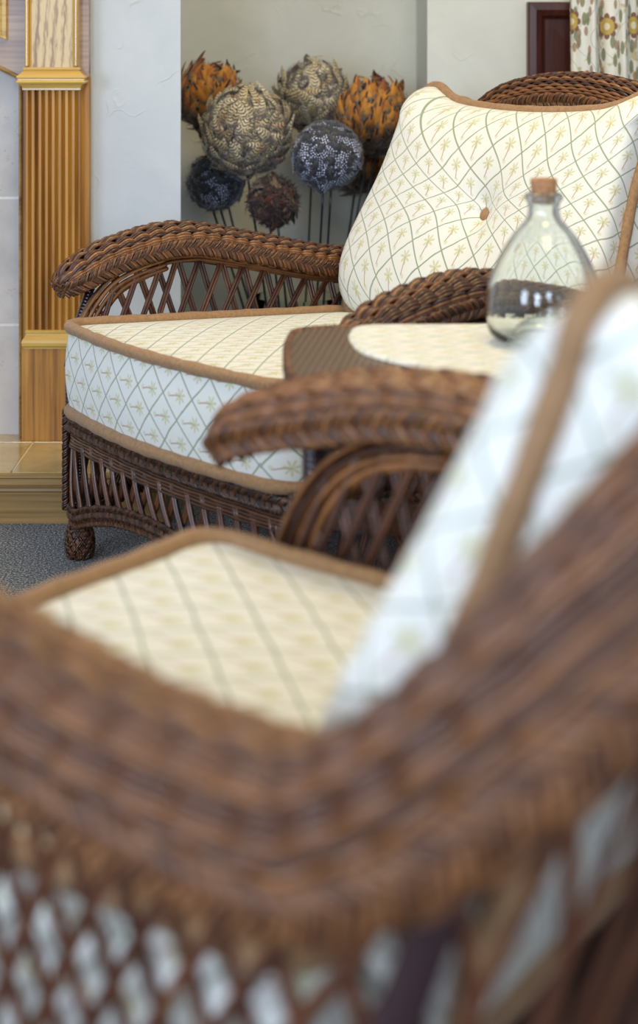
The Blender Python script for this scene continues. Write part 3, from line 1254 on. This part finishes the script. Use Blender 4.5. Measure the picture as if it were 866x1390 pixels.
# ------------------------------------------------------------------ feather balls
def feather_mat(kind):
    M = Mat('feathers_' + kind, .55, .35, sheen=.25)
    u, v, uvv = M.uv()          # u: metres across, v: metres along
    r = island(M)
    au = u.abs()
    barb = ((v - au * .9) * 2600.0 + r * 20).sin() * .5 + .5
    if kind == 'guinea':
        vo = M.node('ShaderNodeTexVoronoi')
        vo.voronoi_dimensions = '2D'
        vo.inputs['Scale'].default_value = 165
        vo.inputs['Randomness'].default_value = .22
        M.link(uvv, vo.inputs['Vector'])
        dot = E(M.nt, vo.outputs[0]).smooth(.34, .22)
        spotty = v.smooth(.012, .02)
        base = M.mix(barb * .35, (.008, .009, .020), (.028, .030, .050))
        base = M.mix(v.smooth(.014, .003) * .8, base, (.06, .06, .06))
        c = M.mix(dot * spotty * (r.smooth(.0, .45) * .75 + .25), base, (.72, .78, 1.0))
    elif kind == 'pheasant':
        bars = ((v - au * .9) * 720.0 + r * 6).sin().smooth(.05, .45)
        tipz = v.smooth(.016, .022) * au.smooth(.0105, .0085)
        cream = M.mix(r, (.52, .40, .21), (.74, .66, .46))
        cream = M.mix(r.smooth(.90, .95) * .8, cream, (.34, .17, .06))
        c = M.mix(bars * .92 * tipz, cream, (.022, .014, .012))
        down = M.mix(barb * .5, (.13, .11, .10), (.30, .26, .23))
        c = M.mix(v.smooth(.023, .014), c, down)
    elif kind == 'orange':
        org = M.mix(r, (.42, .14, .012), (.66, .29, .035))
        org = M.mix(barb * .25, org, (.18, .06, .01))
        c = M.mix(r.smooth(.75, .85) * .9, org, (.22, .05, .012))
        c = M.mix(v.smooth(.046, .049) * au.smooth(.0035, .002), c, (.012, .010, .012))
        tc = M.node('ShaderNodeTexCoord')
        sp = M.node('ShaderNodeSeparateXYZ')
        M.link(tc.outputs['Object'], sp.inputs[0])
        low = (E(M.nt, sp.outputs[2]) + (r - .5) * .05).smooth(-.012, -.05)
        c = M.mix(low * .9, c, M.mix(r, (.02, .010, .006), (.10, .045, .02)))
        down = M.mix(barb * .5, (.12, .085, .055), (.24, .19, .13))
        c = M.mix(v.smooth(.016, .008), c, down)
    else:
        c = M.ramp(r, [(0, (.010, .006, .007)), (.45, (.035, .012, .009)), (.72, (.11, .022, .010)), (.86, (.03, .03, .05)), (1, (.30, .20, .10))])
        c = M.mix(barb * .4, c, (.02, .012, .012))
        c = M.mix(v.smooth(.008, .003) * .5, c, (.08, .06, .05))
    M.color(c)
    return M.m


def add_feather(m, p, n, dirv, length, width, lift, curl, rag=.18):
    side = np.cross(n, dirv)
    side /= np.linalg.norm(side)
    rows, cols = 8, 7
    V, UV = [], []
    pos = p.copy()
    ang = lift
    st = length / (rows - 1)
    for i in range(rows):
        t = i / (rows - 1)
        wv = width * (math.sin(PI * min(1, .12 + .80 * t) ** .85) ** .75) * (1 if i < rows - 1 else .45)
        nn = n * math.cos(ang) - dirv * math.sin(ang)
        row = []
        for j in range(cols):
            s_ = (j / (cols - 1)) * 2 - 1
            edge = 1 + (RNG.uniform(-rag, rag) if abs(s_) > .9 else 0)
            fw = st * (RNG.uniform(-.35, .5) if abs(s_) > .6 else 0) * (1 if 0 < i else 0)
            d = dirv * math.cos(ang) + n * math.sin(ang)
            row.append(pos + side * (s_ * wv * edge) - nn * (s_ * s_ * wv * .35) - d * (abs(s_) * wv * .35) + d * fw)
            UV.append((s_ * wv, t * length))
        V.append(row)
        d = dirv * math.cos(ang) + n * math.sin(ang)
        pos = pos + d * st
        ang += curl / rows
    m.grid(np.array(V), np.array(UV))


def feather_ball(px, py, D, rpx, kind, label, vase_c, n=330, stems=1, foot=(0, 0), squash=1.0):
    c = P(px, py, D)
    R = rpx / F * D * 1.03
    root = empty('feather_ball', c, label, 'feather ball', 'feather balls on wire stems in the floor vase')
    m = MB()
    m.lathe([(max(.001, R * .84 * math.sin(t)), -R * .84 * math.cos(t) * squash) for t in np.linspace(0, PI, 14)], (0, 0, 0), 20)
    m.build('ball_core', W_DARK, root)
    m = MB()
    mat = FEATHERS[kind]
    par = {'guinea': (.050, .0185, .06, -.42, .02), 'pheasant': (.054, .0125, .68, -1.35, .16), 'orange': (.058, .0095, .36, -.70, .15), 'dark': (.032, .0065, .6, -1.4, .3)}[kind]
    ln, wd, lift, curl, rag = par
    k = 0
    phi = (1 + 5 ** .5) / 2
    order = list(range(n))
    for i in order:
        z = -1 + 2 * (i + .5) / n
        th = 2 * PI * i / phi + RNG.normal(0, .15)
        rr = math.sqrt(max(0, 1 - z * z))
        nn = np.array([rr * math.cos(th), rr * math.sin(th), z * squash])
        nn = nn / np.linalg.norm(nn)
        upd = np.array([0.15, -.1, 1.0]) if kind in ('pheasant', 'orange') else np.array([0, -.2, -1.0])
        d = upd - nn * upd.dot(nn)
        sd = {'guinea': .9, 'pheasant': 1.1, 'orange': .55, 'dark': 2.2}[kind]
        d = d + RNG.normal(0, sd * .55, 3)
        d = d - nn * d.dot(nn)
        d /= np.linalg.norm(d) + 1e-9
        l_ = ln * RNG.uniform(.7, 1.3)
        base = np.array([rr * math.cos(th), rr * math.sin(th), z * squash]) * R * RNG.uniform(.82, .90)
        add_feather(m, base - d * l_ * .45, nn, d, l_, wd * RNG.uniform(.8, 1.2), max(.02, lift + RNG.normal(0, .03 if kind == 'guinea' else .27)), curl + RNG.normal(0, .25), rag)
    # loose down
    nd = {'guinea': 250, 'pheasant': 4500, 'orange': 900, 'dark': 1500}[kind]
    V, Fc, UV = [], [], []
    for i in range(nd):
        nn = RNG.normal(0, 1, 3)
        nn /= np.linalg.norm(nn)
        t_ = RNG.normal(0, 1, 3)
        t_ -= nn * nn.dot(t_)
        t_ /= np.linalg.norm(t_)
        s_ = np.cross(nn, t_) * .0006
        b0 = nn * R * .93
        e = b0 + (t_ * .75 + nn * RNG.uniform(.15, .7)) * (.014 if kind == 'guinea' else .026)
        mid = (b0 + e) / 2 + nn * .002
        q = len(V)
        V += [b0 - s_, b0 + s_, mid + s_, mid - s_, e]
        Fc += [(q, q + 1, q + 2, q + 3), (q + 3, q + 2, q + 4)]
        UV += [(0, .004)] * 5
    m.add(V, Fc, UV)
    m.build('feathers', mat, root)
    # stems down to the vase foot
    for s_ in range(stems):
        m = MB()
        a = np.array([(.02 * (s_ - (stems - 1) / 2)), 0, -R * .8])
        foot_w = Vector((vase_c[0] + foot[0] + .016 * s_, vase_c[1] + foot[1], .012))
        b_ = np.array(foot_w - c)
        tt = np.linspace(0, 1, 12)[:, None]
        pts = a * (1 - tt) + b_ * tt + np.array([.006, 0, 0]) * np.sin(tt * PI)
        m.tube(pts, .0030, 7)
        m.build('stem', STEM, root)


STEM = plain('wire_stem', (.010, .018, .024), .35)
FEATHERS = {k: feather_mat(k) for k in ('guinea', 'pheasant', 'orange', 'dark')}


def glass_mat(name, col, rough=0.0, ior=1.45):
    M = Mat(name, rough)
    M.b.inputs['Transmission Weight'].default_value = 1
    M.b.inputs['IOR'].default_value = ior
    M.color(col)
    return M.m


def build_balls():
    vc = ((402 - 433) / F * 4.42, 4.42)
    R = .5 * 118 / F * 4.42
    hgt = P(0, 402, 4.42).z
    m = MB()
    m.lathe([(.001, 0), (R * .80, 0), (R * .84, .006), (R * .92, hgt * .5), (R, hgt), (R - .002, hgt + .001), (R - .004, hgt), (R * .92 - .004, hgt * .5), (R * .84 - .004, .012), (.001, .012)], (vc[0], vc[1], 0), 48)
    tag(m.build('glass_vase', glass_mat('vase_glass', (.95, .99, .98), ior=1.12)), 'tall clear glass floor vase holding the feather ball stems', 'vase')
    B = feather_ball
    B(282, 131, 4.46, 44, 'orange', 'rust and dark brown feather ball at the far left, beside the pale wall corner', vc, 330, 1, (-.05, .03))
    B(334, 178, 4.28, 59, 'pheasant', 'largest feather ball, buff with dark barring, above the left speckled blue one', vc, 430, 1, (-.04, -.03))
    B(425, 131, 4.52, 46, 'pheasant', 'buff barred feather ball topmost in the middle of the bunch', vc, 360, 1, (0, .05))
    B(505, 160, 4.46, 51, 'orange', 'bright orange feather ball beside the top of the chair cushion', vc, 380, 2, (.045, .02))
    B(444, 211, 4.24, 52, 'guinea', 'larger dark blue feather ball with white speckles, right of centre', vc, 420, 2, (.02, -.05))
    B(293, 247, 4.44, 42, 'guinea', 'smaller dark blue speckled feather ball hanging lowest at left', vc, 330, 2, (-.05, 0))
    B(371, 273, 4.24, 33, 'dark', 'smallest feather ball, very dark red brown, low in the middle', vc, 420, 2, (-.02, -.05))
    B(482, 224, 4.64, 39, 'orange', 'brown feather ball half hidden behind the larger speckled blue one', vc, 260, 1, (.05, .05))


# ------------------------------------------------------------------ table with bottle
def build_table():
    zt = .60
    outer = spline([(-.030, 2.50, 0), (-.042, 2.43, 0), (-.044, 2.32, 0), (-.038, 2.20, 0), (-.018, 2.11, 0), (.04, 2.065, 0), (.18, 2.05, 0), (.36, 2.05, 0), (.55, 2.055, 0), (.635, 2.10, 0), (.655, 2.22, 0), (.655, 2.38, 0), (.63, 2.49, 0), (.56, 2.53, 0), (.36, 2.538, 0), (.15, 2.538, 0), (.03, 2.536, 0)], n=300, closed=True)[0][:, :2]
    inner = spline([(.067, 2.512, 0), (.043, 2.45, 0), (.052, 2.33, 0), (.08, 2.262, 0), (.125, 2.205, 0), (.168, 2.156, 0), (.223, 2.112, 0), (.32, 2.085, 0), (.45, 2.085, 0), (.56, 2.13, 0), (.60, 2.25, 0), (.59, 2.4, 0), (.52, 2.495, 0), (.30, 2.52, 0), (.16, 2.52, 0)], n=240, closed=True)[0][:, :2]
    root = empty('wicker_table', (.3, 2.3, 0), 'brown wicker side table between the armchairs, its top inlaid with palm fabric', 'table')
    off = Vector((-.3, -2.3, 0))

    def part(mb, nm, mat, smooth=True):
        o = mb.build(nm, mat, root, smooth)
        o.location = off
        return o
    c = outer.mean(0)
    # tight flat weave of the top
    M = Mat('flat_weave', .45, .5, .3)
    v = M.coords('Object', rot=(0, 0, .9))
    sp = M.node('ShaderNodeSeparateXYZ')
    M.link(v, sp.inputs[0])
    x, y = E(M.nt, sp.outputs[0]), E(M.nt, sp.outputs[1])
    k = 2 * PI / .014
    over = (x * k).sin() * (y * k).sin()
    nz = M.noise(M.coords('Object'), 120, 3)
    M.color(M.ramp(over * .5 + nz * .4 + .3, [(.2, (.022, .009, .004)), (.55, (.16, .075, .028)), (.95, (.26, .145, .06))]))
    M.bump(over, .9, .004)
    m = MB()
    G = []
    for f, dz in ((1.0, -.024), (1.0, -.006), (.99, 0), (.6, 0), (.2, 0), (0, 0)):
        g = c + (outer - c) * f
        G.append(np.column_stack([g, np.full(len(g), zt - .002 + dz)]))
    m.grid(np.array(G), wrap_v=True)
    part(m, 'table_top', M.m, False)
    # braided edge
    gx = np.gradient(np.vstack([outer[-1], outer, outer[0]]), axis=0)[1:-1]
    nr = np.column_stack([-gx[:, 1], gx[:, 0], np.zeros(len(outer))]) * -1
    nr /= np.linalg.norm(nr, axis=1)[:, None]
    if (nr[:, :2] * (outer - c)).sum() < 0:
        nr *= -1
    Z = np.array([0, 0, 1.0])
    P3 = np.column_stack([outer, np.full(len(outer), zt - .010)])
    m = MB()
    braid(m, P3, np.tile(Z, (len(P3), 1)), nr, w=.010, h=.004, L=.045, r=.0026, canes=3, closed=True)
    for i in range(4):
        m.tube(P3 - Z * (.016 + i * .007) + nr * .001 * (i % 2), .0036, 5, closed=True)
    part(m, 'top_edge', W_CANE)
    # fabric inlay with piping-less edge
    m = MB()
    ci = inner.mean(0)
    G, UV = [], []
    for f, dz in ((1.0, 0.0), (.99, .005), (.95, .006), (.5, .006), (0, .006)):
        g = ci + (inner - ci) * f
        G.append(np.column_stack([g, np.full(len(g), zt - .001 + dz)]))
        UV.append(np.column_stack([g[:, 1], g[:, 0]]))
    m.grid(np.array(G), np.array(UV), wrap_v=True)
    part(m, 'fabric_inlay', FABRIC)
    # skirt, sticks and wrapped legs
    m = MB()
    sk = c + (outer - c) * .93
    uL = np.concatenate([[0], np.cumsum(np.linalg.norm(np.diff(sk, axis=0), axis=1))])
    n_ = 56
    idx = np.linspace(0, 299, n_ + 1).astype(int)[:-1]
    for q, i in enumerate(idx):
        for sg in (4, -4):
            j = (i + sg * 2) % 300
            a, b_ = sk[i], sk[j]
            pts = [(a[0] * (1 - t) + b_[0] * t, a[1] * (1 - t) + b_[1] * t, zt - .03 - .12 * t) for t in np.linspace(0, 1, 5)]
            m.tube(pts, .0036, 5)
    part(m, 'skirt_lattice', W_STICK)
    m = MB()
    for i in range(6):
        m.tube(np.column_stack([sk, np.full(len(sk), zt - .145 - i * .0068)]), .0038, 5, closed=True)
    for i in range(5):
        s2 = c + (outer - c) * .88
        m.tube(np.column_stack([s2, np.full(len(sk), .16 - i * .0068)]), .0038, 5, closed=True)
    part(m, 'stretcher', W_BASE)
    m = MB()
    s2 = c + (outer - c) * .87
    m.prism(s2[::4], .14, .15)
    part(m, 'shelf', W_DARK, False)
    for x, y in ((-.005, 2.13), (.60, 2.12), (.60, 2.46), (.005, 2.49)):
        m = MB()
        wrapped_post(m, (x, y, 0), (x, y, zt - .03), .0155, .008)
        part(m, 'leg', W_WRAP)

    # bottle
    D = 2.36
    bc = P(738, 468, D)
    bc.z = zt + .0055
    R = .5 * 156 / F * D
    H = .213
    br = empty('glass_bottle', bc, 'round clear glass bottle with a cork, standing on the wicker table', 'bottle')
    pr_o = [(.001, .028), (.020, .027), (.032, .018), (.040, .003), (.048, 0), (.062, .002), (R * .95, .014), (R, .035), (R * 1.0, .055), (R * .955, .082), (R * .80, .115), (R * .56, .148), (R * .36, .166), (.0232, .176), (.0222, .182), (.0220, .190), (.0232, .195), (.0262, .198), (.0268, .203), (.0250, .2065), (.0205, .208)]
    pr_i = [(.0182, .2065), (.0176, .200), (.0176, .184), (.0190, .174), (R * .33, .162), (R * .53, .144), (R * .77, .112), (R * .925, .080), (R * .965, .055), (R * .965, .036), (R * .91, .018), (.058, .007), (.046, .007), (.036, .022), (.022, .031), (.001, .032)]
    so, _ = spline([(a, b_, 0) for a, b_ in pr_o], n=90)
    si, _ = spline([(a, b_, 0) for a, b_ in pr_i], n=70)
    m = MB()
    m.lathe([(max(.0004, a), b_) for a, b_ in np.vstack([so[:, :2], si[:, :2]])], (0, 0, 0), 72)
    m.build('bottle_glass', glass_mat('bottle_glass', (.94, .98, .98)), br)
    m = MB()
    m.lathe([(.0005, .2005), (.0168, .2005), (.0174, .206), (.0178, .212), (.0185, .226), (.0178, .2275), (.0005, .2275)], (0, 0, 0), 32)
    M = Mat('cork', .8, .2)
    n = M.noise(M.coords('Object'), 130, 4)
    M.color(M.ramp(n, [(.3, (.32, .15, .07)), (.7, (.50, .27, .14))])).bump(n, .4, .002)
    m.build('cork', M.m, br)


# ------------------------------------------------------------------ the two armchairs
def build_chairs():
    # far chair
    ang = math.atan2(-.81, .585)
    loc = (-.504, 3.36, 0)
    half = [(-.092, .030, .520, .036, .022, -1, 0), (-.092, .08, .548, .048, .030, -1, 0), (-.092, .16, .578, .054, .034, -1, 0),
            (-.092, .31, .600, .056, .036, -1, 0), (-.092, .50, .566, .056, .036, -1, 0), (-.092, .70, .523, .055, .036, -1, 0),
            (-.085, .80, .522, .055, .036, -1, .1), (-.045, .90, .575, .052, .038, -1, .35), (.02, .965, .69, .050, .042, -1, .7),
            (.07, 1.00, .80, .048, .044, -.9, 1), (.16, 1.02, .872, .046, .048, -.4, 1), (.27, 1.025, .898, .046, .050, -.1, 1), (.385, 1.03, .906, .046, .050, 0, 1)]
    far = empty('wicker_armchair', loc, 'wide brown wicker armchair farther away, in focus, facing the hearth at left', 'armchair', 'wicker armchairs', ang)
    wicker_chair(far, .77, .68, .465, .165, .035, half, pitch=.058, lean=.100)
    sc = empty('seat_cushion', loc, 'thick palm-pattern seat cushion with tan piping on the farther armchair', 'cushion', 'seat cushions', ang)
    seat_cushion(sc, .77, .72, .465, .165, .037, .045, .05)
    bc = empty('back_cushion', loc, 'tufted palm-pattern back cushion with tan button, leaning in the farther armchair', 'cushion', 'back cushions', ang)
    back_cushion(bc, .775, .032, .545, (.385, .685, .425), (.225, .496), .085, .078, .050)
    # near chair
    ang = math.atan2(-.85, -.527)
    loc = (-.1226, 1.905, 0)
    half = [(-.09, -.05, .540, .036, .024, -1, 0), (-.09, 0, .572, .052, .034, -1, 0), (-.09, .105, .600, .062, .040, -1, 0),
            (-.09, .2, .617, .060, .038, -1, 0), (-.09, .29, .618, .058, .038, -1, 0), (-.09, .36, .606, .057, .038, -1, 0),
            (-.09, .46, .580, .058, .041, -1, 0), (-.09, .583, .566, .060, .047, -1, 0), (-.09, .63, .577, .062, .052, -1, 0),
            (-.088, .68, .610, .064, .056, -1, .05), (-.08, .725, .655, .064, .058, -1, .15), (-.06, .77, .71, .062, .058, -1, .4), (-.01, .82, .775, .060, .058, -.9, .8),
            (.07, .86, .82, .055, .055, -.5, 1), (.18, .88, .84, .052, .052, -.15, 1), (.32, .885, .845, .05, .05, 0, 1)]
    near = empty('wicker_armchair', loc, 'brown wicker armchair in the blurred foreground, seen over its arm from behind', 'armchair', 'wicker armchairs', ang)
    wicker_chair(near, .64, .52, .465, .165, .03, half, pitch=.040, lean=.098, stick_r=.0031, base_back=.13, amp=.0036, period=.044, pair=.0032, post_y=-.17, bundle=.032)
    sc = empty('seat_cushion', loc, 'blurred palm-pattern seat cushion with tan piping on the nearest armchair', 'cushion', 'seat cushions', ang)
    seat_cushion(sc, .64, .53, .465, .165, .035, .02, .045, ear=.006)
    bc = empty('back_cushion', loc, 'blurred pale back cushion leaning in the nearest armchair', 'cushion', 'back cushions', ang)
    back_cushion(bc, .64, .03, .47, (.32, .55, .430), (.165, .44), .085, .10, .03, over=1.62, pw=3.0, toptaper=.55)


build_room()
build_fireplace()
build_curtain()
build_balls()
build_table()
build_chairs()
